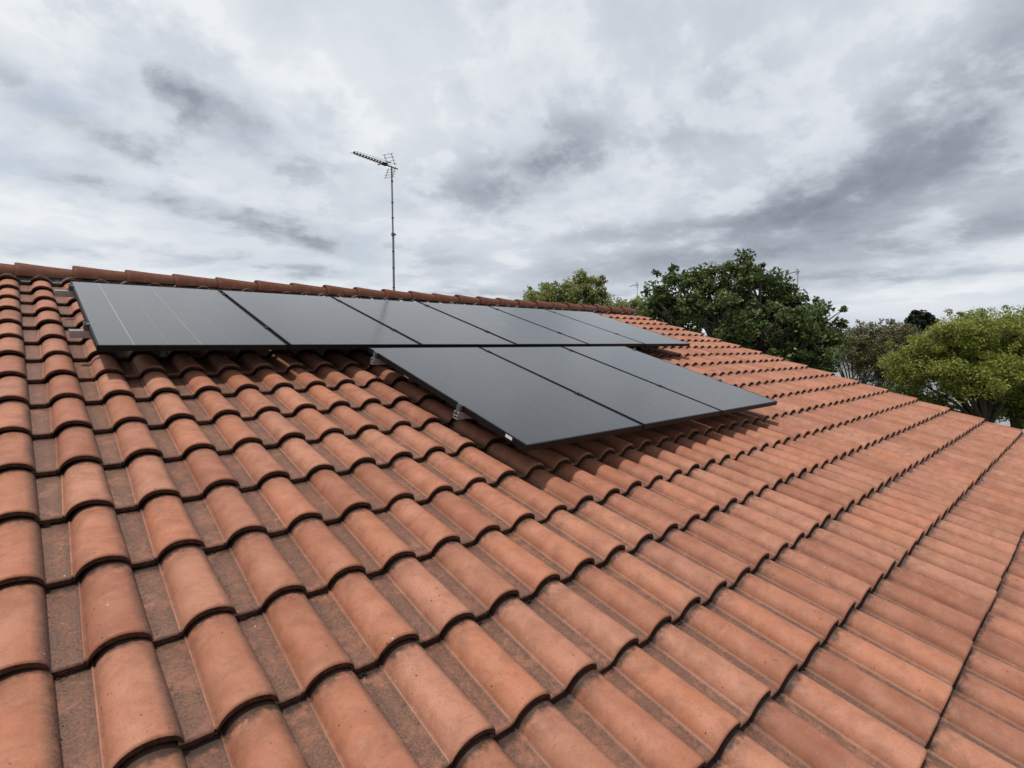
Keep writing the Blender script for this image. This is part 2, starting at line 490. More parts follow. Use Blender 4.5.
# extra rings: front face (duplicate, lower), underside back
front_top = TV[(NR - 1) * NP:].copy()
front_bot = front_top.copy()
front_bot[:, 2] -= TT - 0.0075
front_bot[:, 1] -= 0.0
under = front_bot.copy()
under[:, 1] += 0.14
TVX = np.concatenate([TV, front_top, front_bot, front_bot, under])
TPX = np.concatenate([TPAN, np.zeros(4 * NP)])
TAX = np.concatenate([TALONG, np.zeros(4 * NP)])
tf, tm = [], []
for r in range(NR - 1):
    for c in range(NP - 1):
        a = r * NP + c
        tf.append((a, a + NP, a + NP + 1, a + 1))
        tm.append(0)
for r in (NR, NR + 2):
    for c in range(NP - 1):
        a = r * NP + c
        tf.append((a, a + NP, a + NP + 1, a + 1))
        tm.append(1)
# right flank thickness of the barrel edge
TF = np.array(tf)
TM = np.array(tm)
LAP = 0.072
def build_roof():
    Vs, Fs, Cs, Ms = [], [], [], []
    off = 0
    for j in range(J0, J1 + 1):
        row_dy = rng.normal(0, 0.0025)
        for k in range(K0, K1 + 1):
            yl = -j * G + row_dy + rng.normal(0, 0.0028)
            L = min(G + LAP, Y_APEX - 0.03 - yl)
            v = TVX.copy()
            f = v[:, 1].copy()
            v[:, 1] = yl + f * L
            v[:, 2] += 0.034 * (1 - f * L / (G + LAP)) - 0.031
            r = rng.normal(0, 0.0048)
            mid = np.array([P * 0.5, yl + L * 0.5])
            dx, dy = v[:, 0] - mid[0], v[:, 1] - mid[1]
            v[:, 0] += -r * dy
            v[:, 1] += r * dx
            v[:, 0] += (k - 1) * P + rng.normal(0, 0.0011)
            v[:, 2] += abs(rng.normal(0, 0.0016)) + rng.normal(0, 0.008) * dx
            # roof timbers sag a little over the span
            v[:, 2] += 0.004 * np.sin(v[:, 0] * 1.1 + 0.7) * np.sin(v[:, 1] * 0.9)
            Vs.append(v)
            Fs.append(TF + off)
            Ms.append(TM)
            c = np.empty((len(v), 4), np.float32)
            c[:, 0] = rng.random()
            c[:, 1] = TPX
            c[:, 2] = TAX * L / G
            c[:, 3] = rng.random()
            Cs.append(c)
            off += len(v)
    me = np_mesh('roof', np.concatenate(Vs), np.concatenate(Fs))
    point_colors(me, 'tile', np.concatenate(Cs))
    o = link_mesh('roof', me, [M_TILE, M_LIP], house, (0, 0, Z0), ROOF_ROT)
    me.polygons.foreach_set('material_index', np.concatenate(Ms).astype(np.int32))
    me.polygons.foreach_set('use_smooth', np.ones(len(me.polygons), dtype=bool))
    return o
roof = build_roof()
roof['label'] = 'slope of interlocking terracotta barrel tiles with grime in the pans'
XL, XR = (K0 - 1) * P + 0.01, K1 * P - 0.02
Y_EAVE = -J1 * G
# boards and underlay below the tiles, and the far slope
bm = bmesh.new()
add_box(bm, ((XL + XR) / 2, (Y_EAVE + 0.06 + Y_APEX - 0.03) / 2, -0.075), (XR - XL - 0.10, Y_APEX - Y_EAVE - 0.12, 0.06))
obj('roof_deck', bm, M_DECK, house, (0, 0, Z0), ROOF_ROT)
apex = on_roof(0, Y_APEX)
def build_back():
    n = int((XR - XL) / P * 8)
    xs = np.linspace(XL, XR, n)
    span = Y_APEX - Y_EAVE
    V, F, C = [], [], []
    off = 0
    for j in range(22):
        d0, d1 = 0.03 + j * G, 0.03 + (j + 1) * G + 0.02
        for d, lift in ((d0, 0.0), (d1, 0.02), (d1, 0.005)):
            ph = ((xs - XL) / P) % 1.0
            z = np.where(ph > 0.38, 0.052 * np.sqrt(np.clip(1 - ((ph - 0.69) / 0.31) ** 2, 0, 1)), 0.0) + lift
            y = apex.y + d * CA + z * SN
            zz = apex.z - d * SN + z * CA
            V.append(np.stack([xs, y, zz], 1))
            c = np.empty((n, 4), np.float32)
            c[:, 0] = np.repeat(rng.random(n // 8 + 1), 8)[:n]
            c[:, 1] = (ph < 0.4)
            c[:, 2] = 0.3
            c[:, 3] = 0.4
            C.append(c)
        for r in range(2):
            a = off + r * n + np.arange(n - 1)
            F.append(np.stack([a, a + 1, a + n + 1, a + n], 1))
        off += 3 * n
    me = np_mesh('back_slope', np.concatenate(V), np.concatenate(F))
    point_colors(me, 'tile', np.concatenate(C))
    return link_mesh('back_slope', me, M_TILE, house)
build_back()
Y_FRONT = on_roof(0, Y_EAVE).y + 0.45
Y_BACK = 2 * apex.y - Y_FRONT
def build_walls():
    bm = bmesh.new()
    x0, x1 = XL + 0.18, XR - 0.18
    zt = on_roof(0, Y_EAVE).z + (Y_FRONT - on_roof(0, Y_EAVE).y) * math.tan(ALPHA) - 0.13
    za = apex.z - 0.13
    pr = [(Y_FRONT, 0), (Y_BACK, 0), (Y_BACK, zt), (apex.y, za), (Y_FRONT, zt)]
    A = [bm.verts.new((x0, y, z)) for y, z in pr]
    B = [bm.verts.new((x1, y, z)) for y, z in pr]
    bm.faces.new(A[::-1])
    bm.faces.new(B)
    for k in range(5):
        bm.faces.new((A[k], A[(k + 1) % 5], B[(k + 1) % 5], B[k]))
    bmesh.ops.recalc_face_normals(bm, faces=bm.faces)
    return obj('wall', bm, M_WALL, house)
build_walls()
for x in (XL + 0.035, XR - 0.035):
    bm = bmesh.new()
    add_box(bm, (x, (Y_EAVE + Y_APEX) / 2, -0.088), (0.03, Y_APEX - Y_EAVE - 0.06, 0.15), 0.004)
    obj('bargeboard', bm, M_WOOD, house, (0, 0, Z0), ROOF_ROT)

# ridge tiles: overlapping tapered half rounds, each wide end lapping the neighbour to its left
RTOP = Vector((0, 3.95228, 4.8985))
RDX, RX0 = 0.39115, -0.01295
def ridge_tile_mesh():
    bm = bmesh.new()
    L, r0, r1 = RDX + 0.055, 0.112, 0.086
    seg = 16
    lay = bm.verts.layers.float_color.new('tile')
    secs = [(0.0, r0 - 0.003), (0.004, r0), (0.03, r0 - 0.0005), (0.18, r0 - 0.012), (0.32, r0 - 0.020), (L, r1)]
    def ring(x, r, dz=0.0):
        out = []
        for k in range(seg + 1):
            a = R(-4) + R(188) * k / seg
            v = bm.verts.new((x, -math.cos(a) * r * 1.02, math.sin(a) * r + dz))
            edge = abs(k / seg - 0.5) * 2
            v[lay] = (0.5, 0.12 + 0.5 * edge ** 3, 0.2 if x > 0.03 else 0.0, 0.4)
            out.append(v)
        return out
    outer = [ring(x, r) for x, r in secs]
    for a, b in zip(outer, outer[1:]):
        for k in range(seg):
            bm.faces.new((a[k], a[k + 1], b[k + 1], b[k]))
    for f in bm.faces:
        f.smooth = True
    e0, e1 = ring(0.0, r0 - 0.003), ring(0.0, r0 - 0.019)
    for k in range(seg):
        bm.faces.new((e0[k + 1], e0[k], e1[k], e1[k + 1]))
    i0, i1 = ring(0.0, r0 - 0.019), ring(L, r1 - 0.017)
    for k in range(seg):
        bm.faces.new((i0[k + 1], i0[k], i1[k], i1[k + 1]))
    me = bpy.data.meshes.new('ridge_tile')
    bm.to_mesh(me)
    bm.free()
    me.materials.append(M_RIDGE)
    return me
rmesh = ridge_tile_mesh()
first = None
k = -13
while True:
    x = RX0 + k * RDX
    if x > XR - 0.30:
        break
    if first is None:
        first = bpy.data.objects.new('ridge_tile', rmesh)
        o = first
    else:
        o = first.copy()
    COL.objects.link(o)
    o.parent = roof
    zc_ = RTOP.z - 0.094 + random.gauss(0, 0.003)
    w = Matrix.Translation(Vector((x, RTOP.y + random.gauss(0, 0.004), zc_))) @ Matrix.Rotation(random.gauss(0, 0.008), 4, 'Z') @ Matrix.Rotation(0.006 + random.gauss(0, 0.006), 4, 'Y')
    o.matrix_local = (Matrix.Translation((0, 0, Z0)) @ Matrix.Rotation(ALPHA, 4, 'X')).inverted() @ w
    k += 1
def flashing():
    xs = np.arange(XL, XR, 0.021)
    ph = ((xs - XL) / P) % 1.0
    bar = np.where(ph > 0.34, np.sin(np.clip((ph - 0.34) / 0.66, 0, 1) * math.pi) ** 0.8, 0)
    V = []
    for y, z, ww in ((Y_APEX - 0.01, 0.060, 0.0), (Y_APEX - 0.06, 0.050, 0.3), (Y_APEX - 0.085, 0.026, 0.8), (Y_APEX - 0.10, 0.014, 1.0)):
        V.append(np.stack([xs, np.full_like(xs, y) + rng.normal(0, 0.003, len(xs)), z + ww * bar * 0.051], 1))
    n = len(xs)
    F = []
    for r in range(3):
        a = r * n + np.arange(n - 1)
        F.append(np.stack([a, a + n, a + n + 1, a + 1], 1))
    me = np_mesh('ridge_flashing', np.concatenate(V), np.concatenate(F))
    return link_mesh('ridge_flashing', me, M_FLASH, roof, smooth=True)
flashing()

# crumbs of dry moss and silt caught under the tile ends
def moss():
    bm = bmesh.new()
    bmesh.ops.create_icosphere(bm, subdivisions=1, radius=1.0)
    tv = np.array([v.co[:] for v in bm.verts])
    tfc = np.array([[v.index for v in f.verts] for f in bm.faces])
    bm.free()
    V, F, off = [], [], 0
    def crumb(x, y, z, r):
        nonlocal off
        v = tv * (1 + rng.normal(0, 0.22, (len(tv), 1))) * r * np.array([rng.uniform(0.8, 1.6), rng.uniform(0.7, 1.2), rng.uniform(0.5, 0.9)])
        V.append(v + np.array((x, y, z)))
        F.append(tfc + off)
        off += len(tv)
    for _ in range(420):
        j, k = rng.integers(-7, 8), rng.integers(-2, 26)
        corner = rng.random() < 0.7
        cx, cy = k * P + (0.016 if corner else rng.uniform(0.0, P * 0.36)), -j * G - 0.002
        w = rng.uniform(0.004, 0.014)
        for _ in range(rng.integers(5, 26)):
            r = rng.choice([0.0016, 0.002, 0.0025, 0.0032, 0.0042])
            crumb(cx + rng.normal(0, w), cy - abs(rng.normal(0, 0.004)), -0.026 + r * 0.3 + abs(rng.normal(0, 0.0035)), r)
    for _ in range(900):                        # grit lying along the joint beside each barrel
        j, k = rng.integers(-6, 8), rng.integers(-2, 20)
        r = rng.choice([0.0012, 0.0016, 0.0022])
        f = rng.random()
        crumb(k * P + abs(rng.normal(0.011, 0.004)), -j * G + f * G, -0.031 + 0.034 * (1 - f * 0.84) + r * 0.4, r)
    me = np_mesh('moss', np.concatenate(V), np.concatenate(F))
    o = link_mesh('moss', me, M_MOSS, roof)
    o['kind'] = 'stuff'
moss()

# ------------------------------------------------------------------ solar panels
PW, PL, PH = 1.007, 1.71, 0.035
PSTEP = 1.0268
HP = 0.2247                                     # top face above the roof lattice
def panel_frame():
    bm = bmesh.new()
    t = 0.011
    e = 0.0006
    for x in (t / 2, PW - t / 2):
        add_box(bm, (x, PL / 2, -PH / 2), (t, PL, PH), 0.0012)
    for y in (t / 2, PL - t / 2):
        add_box(bm, (PW / 2, y, -PH / 2 - e), (PW - 2 * t, t, PH - 2 * e), 0.0012)
    for x in (0.028, PW - 0.028):
        add_box(bm, (x, PL / 2, -PH + 0.001), (0.030, PL - 0.03, 0.0018))
    me = bpy.data.meshes.new('frame')
    bm.to_mesh(me)
    bm.free()
    me.materials.append(M_BLACK)
    return me
def panel_face(mat):
    bm = bmesh.new()
    t = 0.0112
    add_box(bm, (0, 0, 0), (PW - 2 * t, PL - 2 * t, 0.006))
    bmesh.ops.translate(bm, vec=(PW / 2, PL / 2, -0.0042), verts=bm.verts)
    me = bpy.data.meshes.new('glass')
    bm.to_mesh(me)
    bm.free()
    me.materials.append(mat)
    return me
def junction_box():
    bm = bmesh.new()
    add_box(bm, (PW / 2, PL * 0.5, -0.018), (0.09, 0.06, 0.018), 0.003)
    me = bpy.data.meshes.new('junction_box')
    bm.to_mesh(me)
    bm.free()
    me.materials.append(M_BLACK)
    return me
FR, GL, GLE, JB = panel_frame(), panel_face(M_PANEL), panel_face(M_PANEL_END), junction_box()
PGROUP = 'black solar panels mounted on the tile roof'
UPPER = ['large black solar panel at the far left, pale seam lines showing',
         'second black solar panel from the left in the long upper row',
         'third black solar panel from the left in the long upper row',
         'fourth black solar panel from the left in the long upper row',
         'fifth black solar panel of the upper row, next to its far end panel',
         'black solar panel at the far right end of the upper row under the trees']
LOWER = ['front black solar panel of the lower row with white sticker on its edge',
         'middle black solar panel of the three in the short lower row',
         'black solar panel at the right end of the short lower row']
def place_panel(x, y, label, end=False):
    w = on_roof(x, y, HP + random.gauss(0, 0.0008))
    t = thing('solar_panel', label, 'solar panel', w, (ALPHA + random.gauss(0, 0.0008), random.gauss(0, 0.0008), 0), PGROUP)
    for nm, me in (('frame', FR), ('glass', GLE if end else GL), ('junction_box', JB)):
        o = bpy.data.objects.new(nm, me)
        COL.objects.link(o)
        o.parent = t
    return t
UY, LY = 1.355, -0.440
UX, LX = 0.2937, 1.841
for n, lb in enumerate(UPPER):
    place_panel(UX + n * PSTEP, UY, lb, n == 0)
for n, lb in enumerate(LOWER):
    t = place_panel(LX + n * PSTEP, LY, lb)
    if n == 0:
        st = box_obj('sticker', (-0.0012, 0.135, -0.014), (0.0016, 0.052, 0.016), M_WHITE, t)
        st['label'] = 'small white sticker on the black frame edge'

# rails, clamps and hooks
RZ = HP - PH - 0.001                            # top of the rail
def rail(x0, x1, y, label, seams):
    t = thing('mounting_rail', label, 'rail', on_roof(x0, y, RZ), ROOF_ROT, 'aluminium rails carrying the solar panels')
    L = x1 - x0
    bm = bmesh.new()
    w, h, th = 0.040, 0.044, 0.0035
    # open-topped C profile
    add_box(bm, (L / 2, 0, -h + th / 2), (L, w, th))
    add_box(bm, (L / 2, -w / 2 + th / 2, -h / 2 + th / 2), (L, th, h - th))
    add_box(bm, (L / 2, w / 2 - th / 2, -h / 2 + th / 2), (L, th, h - th))
    add_box(bm, (L / 2, -w / 2 + 0.0085, -th / 2 - 0.0001), (L - 0.0004, 0.010, th))
    add_box(bm, (L / 2, w / 2 - 0.0085, -th / 2 - 0.0001), (L - 0.0004, 0.010, th))
    add_box(bm, (L / 2, 0, -h * 0.55), (L - 0.0006, w - 2 * th - 0.0004, 0.003))
    obj('profile', bm, M_ALU, t)
    # end clamps
    for xx, s in ((seams[0] - x0 - 0.016, 1), (seams[-1] - x0 + 0.016, -1)):
        bm = bmesh.new()
        add_box(bm, (xx + 0.003 * s, 0, 0.017), (0.020, 0.036, 0.034), 0.003)
        add_box(bm, (xx + 0.010 * s, 0, PH + 0.0033), (0.028, 0.036, 0.004), 0.001)
        c = obj('end_clamp', bm, M_DARKMET, t)
        bm = bmesh.new()
        add_tube(bm, [(xx, 0, PH + 0.006), (xx, 0, PH + 0.015)], 0.0075, 6)
        obj('bolt', bm, M_GAL, c)
    for sx in seams[1:-1]:
        bm = bmesh.new()
        add_box(bm, (sx - x0 - 0.0099, 0, PH + 0.003), (0.034, 0.055, 0.0035), 0.001)
        add_tube(bm, [(sx - x0 - 0.0099, 0, 0.0), (sx - x0 - 0.0099, 0, PH + 0.010)], 0.006, 6)
        obj('mid_clamp', bm, M_BLACK, t)
    n = max(2, int(L / 1.05) + 1)
    for q in range(n):
        kx = round((x0 + 0.45 + (L - 0.75) * q / (n - 1)) / P - 0.2) * P + 0.2 * P   # hooks rise through the pans
        lx = kx - x0
        bm = bmesh.new()
        add_box(bm, (lx, -0.024, -0.085), (0.030, 0.006, 0.16), 0.0015)
        add_box(bm, (lx, 0.045, -0.163), (0.030, 0.144, 0.006), 0.0015)
        obj('roof_hook', bm, M_GAL, t)
us = [UX + n * PSTEP for n in range(6)] + [UX + 5 * PSTEP + PW]
ls = [LX + n * PSTEP for n in range(3)] + [LX + 2 * PSTEP + PW]
rail(UX - 0.100, us[-1] + 0.06, 2.885, 'topmost aluminium rail poking out left of the upper panels near the ridge', us)
rail(UX - 0.090, us[-1] + 0.06, 1.79, 'lower aluminium rail poking out left of the upper row of panels', us)
rail(LX - 0.032, ls[-1] + 0.05, 1.14, 'upper aluminium rail under the short lower row, clamp near its top left corner', ls)
rail(LX - 0.032, ls[-1] + 0.05, 0.12, 'lowest aluminium rail under the front panel, silver clamp halfway along its edge', ls)

# ------------------------------------------------------------------ aerials
def aerial(label, base, height, tip_dir, scale=1.0, group=None, thick=1.0):
    """a UHF yagi on a mast: boom along tip_dir from the mast head, corner reflector behind"""
    t = thing('tv_antenna', label, 'antenna', base, group=group)
    bm = bmesh.new()
    H = height
    add_tube(bm, [(0, 0, 0), (0.004, 0, H * 0.55), (0.0, 0, H * 0.55)], 0.0155 * thick, 10)
    add_tube(bm, [(0, 0, H * 0.5), (-0.004, 0.0, H)], 0.0115 * thick, 10)
    obj('mast', bm, M_GAL, t, smooth=False)
    if thick == 1.0:
        bm = bmesh.new()
        add_tube(bm, [(0, 0, H * 0.545), (0, 0, H * 0.545 + 0.04)], 0.024, 10)
        add_box(bm, (0.02, 0.0, H * 0.545 + 0.022), (0.055, 0.02, 0.02), 0.003)
        obj('clamp_collar', bm, M_DARKMET, t)
        for hz in (0.20, 0.33, 0.44, 0.66, 0.76, 0.9):
            bm = bmesh.new()
            add_tube(bm, [(0, 0, H * hz), (0, 0, H * hz + 0.012)], 0.0175, 8)
            obj('cable_tie', bm, M_BLACK, t)
    a = math.atan2(tip_dir[1], tip_dir[0])
    hd = Vector((0, 0, H - 0.012))
    bm = bmesh.new()
    Lb = 1.02 * scale
    add_box(bm, ((Lb - 0.13) / 2, 0, 0), (Lb + 0.13, 0.014 * thick, 0.014 * thick), 0.002)
    boom = obj('boom', bm, M_DARKMET, t, hd, (0, R(3.5), a))
    n = 11 if thick == 1.0 else 7
    for q in range(n):
        x = Lb - 0.02 - q * (Lb - 0.28 * scale) / (n - 1)
        hw = (0.085 + 0.004 * q) * scale
        bm = bmesh.new()
        add_tube(bm, [(x, -hw, 0.017), (x, hw, 0.017)], 0.003 * thick, 6)
        add_box(bm, (x, 0, 0.018), (0.022, 0.018, 0.016), 0.003)
        obj('director', bm, M_DARKMET, boom)
    bm = bmesh.new()
    add_box(bm, (0.16, 0, 0.002), (0.075, 0.04, 0.036), 0.006)
    add_tube(bm, [(0.16, -0.15 * scale, 0.012), (0.16, 0.15 * scale, 0.012)], 0.008 * thick, 6)
    obj('dipole_box', bm, M_BLACK, boom)
    for s in (1, -1):
        bm = bmesh.new()
        for yy in (-0.06, 0.06):
            add_tube(bm, [(0.0, yy, 0.01 * s), (0.10 * scale, yy, 0.20 * scale * s)], 0.0048 * thick, 6)
        for q in range(4):
            f = (q + 0.6) / 3.7
            add_tube(bm, [(0.10 * scale * f, -0.125 * scale, 0.01 * s + 0.197 * scale * s * f), (0.10 * scale * f, 0.125 * scale, 0.01 * s + 0.197 * scale * s * f)], 0.003 * thick, 6)
        obj('reflector', bm, M_DARKMET, boom)
    return t
mast_y = 4.512
mast_base = Vector((3.992, mast_y, apex.z - (mast_y - apex.y) * math.tan(ALPHA) - 0.02))
aerial('tall grey antenna mast rising behind the roof ridge above the panels', mast_base, 6.70 - mast_base.z, (-0.786, -0.315), 0.76)

# ------------------------------------------------------------------ trees
AX_R = Vector((rt.x, rt.y, 0)).normalized()
AX_F = Vector((fw.x, fw.y, 0)).normalized()
def leaves_mesh(name, centres, radii, per, size, droop=0.0, flat=0.75, elong=1.8, crown_c=None):
    C = []
    for c, r, n in zip(centres, radii, per):
        d = rng.normal(0, 1, (n, 3))
        d /= np.linalg.norm(d, axis=1, keepdims=True)
        q = d * (rng.random((n, 1)) ** 0.45) * r
        q[:, 2] *= flat
        C.append(np.asarray(c) + q)
    C = np.concatenate(C)
    n = len(C)
    nr = rng.normal(0, 1, (n, 3))
    nr[:, 2] = np.abs(nr[:, 2]) + 0.35
    nr /= np.linalg.norm(nr, axis=1, keepdims=True)
    ax = rng.normal(0, 1, (n, 3))
    ax[:, 2] -= droop
    ax -= nr * (ax * nr).sum(1, keepdims=True)
    ax /= np.linalg.norm(ax, axis=1, keepdims=True)
    bx = np.cross(nr, ax)
    s = size * rng.uniform(0.6, 1.3, (n, 1))
    tip = C + ax * s * elong * 0.5
    tail = C - ax * s * elong * 0.5
    l = C + bx * s * 0.5 - nr * s * 0.12
    r_ = C - bx * s * 0.5 - nr * s * 0.12
    V = np.stack([tail, l, tip, r_], 1).reshape(-1, 3)
    F = np.arange(4 * n).reshape(-1, 4)
    me = np_mesh(name, V, F)
    col = np.ones((n, 4), np.float32)
    col[:, 0] = rng.random(n)
    col[:, 1] = rng.random(n)
    point_colors(me, 'leaf', np.repeat(col, 4, 0))
    return me
def tree(kind, label, cat, base, lobes, mat, clusters, per, size, crad, trunk_r=0.16, stems=1, droop=0.0, twigs=True, shell=0.55, sprigs=0, group=None, fork=0.35, elong=1.8, crown='crown'):
    """lobes: (right, away, height, radius right/away, radius up) in metres from the base, in axes across and along the view"""
    base = Vector(base)
    t = thing(kind, label, cat, base, group=group)
    lob = [(AX_R * a + AX_F * b + Vector((0, 0, z)), rr, rz) for a, b, z, rr, rz in lobes]
    for c, rr, rz in list(lob):                # ragged outline: small outlying sprays around every limb
        for _ in range(3):
            d = Vector((random.gauss(0, 1), random.gauss(0, 1), random.gauss(0.25, 0.8))).normalized()
            lob.append((c + Vector((d.x * rr, d.y * rr, d.z * rz)) * random.uniform(0.85, 1.05), rr * random.uniform(0.22, 0.42), rz * random.uniform(0.2, 0.4)))
    nl = len(lobes)
    wts = np.array([rr * rr * rz for _, rr, rz in lob]) ** 0.7
    wts /= wts.sum()
    cs, rs, ns, own = [], [], [], []
    for _ in range(clusters):
        q = rng.choice(len(lob), p=wts)
        c, rr, rz = lob[q]
        d = rng.normal(0, 1, 3)
        d /= np.linalg.norm(d)
        f = shell + (1 - shell) * rng.random() ** 0.6
        pt = np.array(c) + d * np.array((rr, rr, rz)) * f * rng.uniform(0.8, 1.08)
        cs.append(pt)
        rs.append(crad * rng.uniform(0.55, 1.25))
        ns.append(max(4, int(per * rng.uniform(0.4, 1.5))))
        own.append(q)
    for _ in range(sprigs):
        q = rng.choice(len(lob), p=wts)
        c, rr, rz = lob[q]
        d = rng.normal(0, 1, 3)
        d[2] = abs(d[2]) + 0.3
        d /= np.linalg.norm(d)
        for f in (1.05, 1.14, 1.22):
            cs.append(np.array(c) + d * np.array((rr, rr, rz)) * f)
            rs.append(crad * 0.33)
            ns.append(max(3, int(per * 0.16)))
            own.append(q)
    me = leaves_mesh(crown, cs, rs, ns, size, droop, elong=elong)
    link_mesh(crown, me, mat, t)
    bm = bmesh.new()
    top = max(c.z for c, _, _ in lob)
    heads = []
    for sidx in range(stems):
        a = random.uniform(0, 6.28)
        b0 = Vector((math.cos(a), math.sin(a), 0)) * (0.18 * (stems > 1))
        fz = top * fork
        h = Vector((random.gauss(0, 0.1) + b0.x * 3, random.gauss(0, 0.1) + b0.y * 3, fz))
        add_tube(bm, [b0 - Vector((0, 0, 0.2)), b0 * 1.2 + Vector((0, 0, 0.25)), b0 * 1.5 + h * 0.5, h], [trunk_r * 1.35, trunk_r, trunk_r * 0.85, trunk_r * 0.7], 9)
        heads.append(h)
    for q, (c, rr, rz) in enumerate(lob):
        h = min(heads, key=lambda v: (v - c).length)
        mid = h.lerp(c, 0.5) + Vector((random.gauss(0, 0.15), random.gauss(0, 0.15), 0.15))
        add_tube(bm, [h - Vector((0, 0, 0.15)), mid, c], [trunk_r * 0.6, trunk_r * 0.38, trunk_r * 0.2], 6)
        if twigs:
            mine = [i for i, o_ in enumerate(own) if o_ == q]
            for i in mine[:60]:
                s0 = mid.lerp(c, random.uniform(0.3, 1.0))
                e = Vector(cs[i])
                m2 = s0.lerp(e, 0.5) + Vector((random.gauss(0, 0.1), random.gauss(0, 0.1), random.gauss(0.05, 0.08)))
                add_tube(bm, [s0, m2, e], [trunk_r * 0.14 + 0.004, trunk_r * 0.08 + 0.003, 0.004], 4, cap=False)
    obj('trunk', bm, M_BARK, t)
    return t
# big dark tree beyond the gable (0.034 m per picture pixel there)
tree('broadleaf_tree', 'tall dark green leafy tree rising beyond the roof gable', 'tree', (18.2, 5.9, 0),
     [(-1.9, 0.2, 5.9, 1.2, 1.05), (-0.5, 0.1, 6.25, 1.1, 0.9), (0.3, -0.2, 5.75, 0.95, 0.85), (1.4, 0.3, 5.0, 1.1, 0.9), (-3.2, 0.3, 4.9, 0.6, 0.7), (1.6, 0.1, 5.25, 0.75, 0.7), (2.45, 0.0, 4.8, 0.7, 0.75), (2.75, 0.1, 3.9, 0.65, 0.75), (2.15, 0.1, 4.5, 0.8, 0.75), (2.2, -0.4, 3.7, 0.85, 0.8),
      (-2.7, 0.4, 5.1, 0.75, 0.8), (-1.3, -0.8, 4.9, 1.3, 1.0), (0.2, -1.0, 4.6, 1.4, 1.1), (1.4, -0.8, 3.7, 1.2, 1.0), (0.3, 0.9, 5.0, 1.5, 1.3), (-0.2, 0.3, 3.4, 1.8, 1.0), (1.2, 0.6, 2.6, 1.3, 0.9)],
     M_LEAF_DARK, 680, 115, 0.08, 0.33, trunk_r=0.17, stems=2, droop=0.5, sprigs=16, fork=0.3)
tree('lime_tree', 'broad yellow green tree on the right edge past the gable corner', 'tree', (23.9, 0.1, 0),
     [(-2.5, 0.2, 3.5, 0.95, 1.0), (-1.8, -0.3, 4.3, 1.0, 0.85), (-0.6, 0.1, 4.45, 1.2, 0.85), (0.7, -0.2, 4.45, 1.3, 0.85), (2.0, 0.2, 4.4, 1.3, 0.9), (3.3, 0.0, 4.1, 1.3, 1.0), (-1.2, -0.9, 3.2, 1.3, 0.95),
      (0.5, -1.0, 3.2, 1.4, 0.95), (2.2, -0.9, 3.1, 1.4, 0.95), (3.6, -0.5, 3.0, 1.2, 0.9), (0.6, 1.0, 3.5, 1.9, 1.1), (-1.9, 0.4, 2.3, 0.8, 0.55), (0.9, -0.3, 2.0, 1.4, 0.5), (2.8, 0.2, 2.0, 1.3, 0.6)],
     M_LEAF_LIME, 1150, 170, 0.040, 0.36, trunk_r=0.13, stems=3, droop=0.3, shell=0.25, sprigs=60, fork=0.3, elong=2.3)
tree('bronze_tree', 'sparse bronze leaved tree between the dark tree and the yellow green one', 'tree', (31.0, 5.5, 0),
     [(-0.9, 0, 3.9, 1.1, 0.8), (0.0, 0.2, 4.4, 1.1, 0.85), (1.1, 0.0, 4.4, 1.1, 0.8), (1.9, 0.3, 3.9, 1.0, 0.9), (0.4, -0.5, 3.3, 1.4, 0.8), (-1.6, 0.2, 4.5, 0.5, 0.5), (2.9, 0.4, 3.7, 0.9, 0.8), (0.9, 0.3, 2.9, 1.5, 0.6)],
     M_LEAF_BROWN, 420, 80, 0.06, 0.36, trunk_r=0.08, stems=3, sprigs=40, fork=0.28)
tree('distant_pine', 'small blackish pine far away on the skyline', 'tree', (117.8, 20.3, 0),
     [(-0.9, 0, 7.9, 1.5, 1.3), (0.4, 0.2, 8.7, 1.5, 1.0), (1.3, 0, 7.9, 1.3, 1.2), (0, 0.4, 6.8, 2.0, 1.3)],
     M_LEAF_PINE, 150, 60, 0.26, 0.6, trunk_r=0.22, twigs=False, fork=0.5)
tree('pale_tree', 'pale green airy tree showing over the ridge left of the dark tree', 'tree', (17.8, 13.7, 0),
     [(-1.3, 0, 5.9, 0.75, 0.65), (-0.5, 0.2, 6.1, 0.8, 0.65), (0.3, 0, 6.25, 0.8, 0.65), (1.0, -0.1, 6.55, 0.75, 0.6), (1.4, 0.2, 5.9, 0.6, 0.6), (0, 0.3, 5.2, 1.8, 0.9)],
     M_LEAF_PALE, 340, 100, 0.06, 0.3, trunk_r=0.1, stems=2, sprigs=36, fork=0.4)
tree('pale_tree', 'low pale green bush top between the airy tree and the dark tree', 'tree', (19.0, 11.4, 0),
     [(-0.8, 0, 5.35, 0.7, 0.5), (0.1, 0, 5.5, 0.7, 0.5), (0.8, 0.2, 5.55, 0.7, 0.6), (0, 0.3, 4.6, 1.3, 0.8)],
     M_LEAF_PALE, 220, 80, 0.06, 0.3, trunk_r=0.08, stems=2, sprigs=20, fork=0.4)
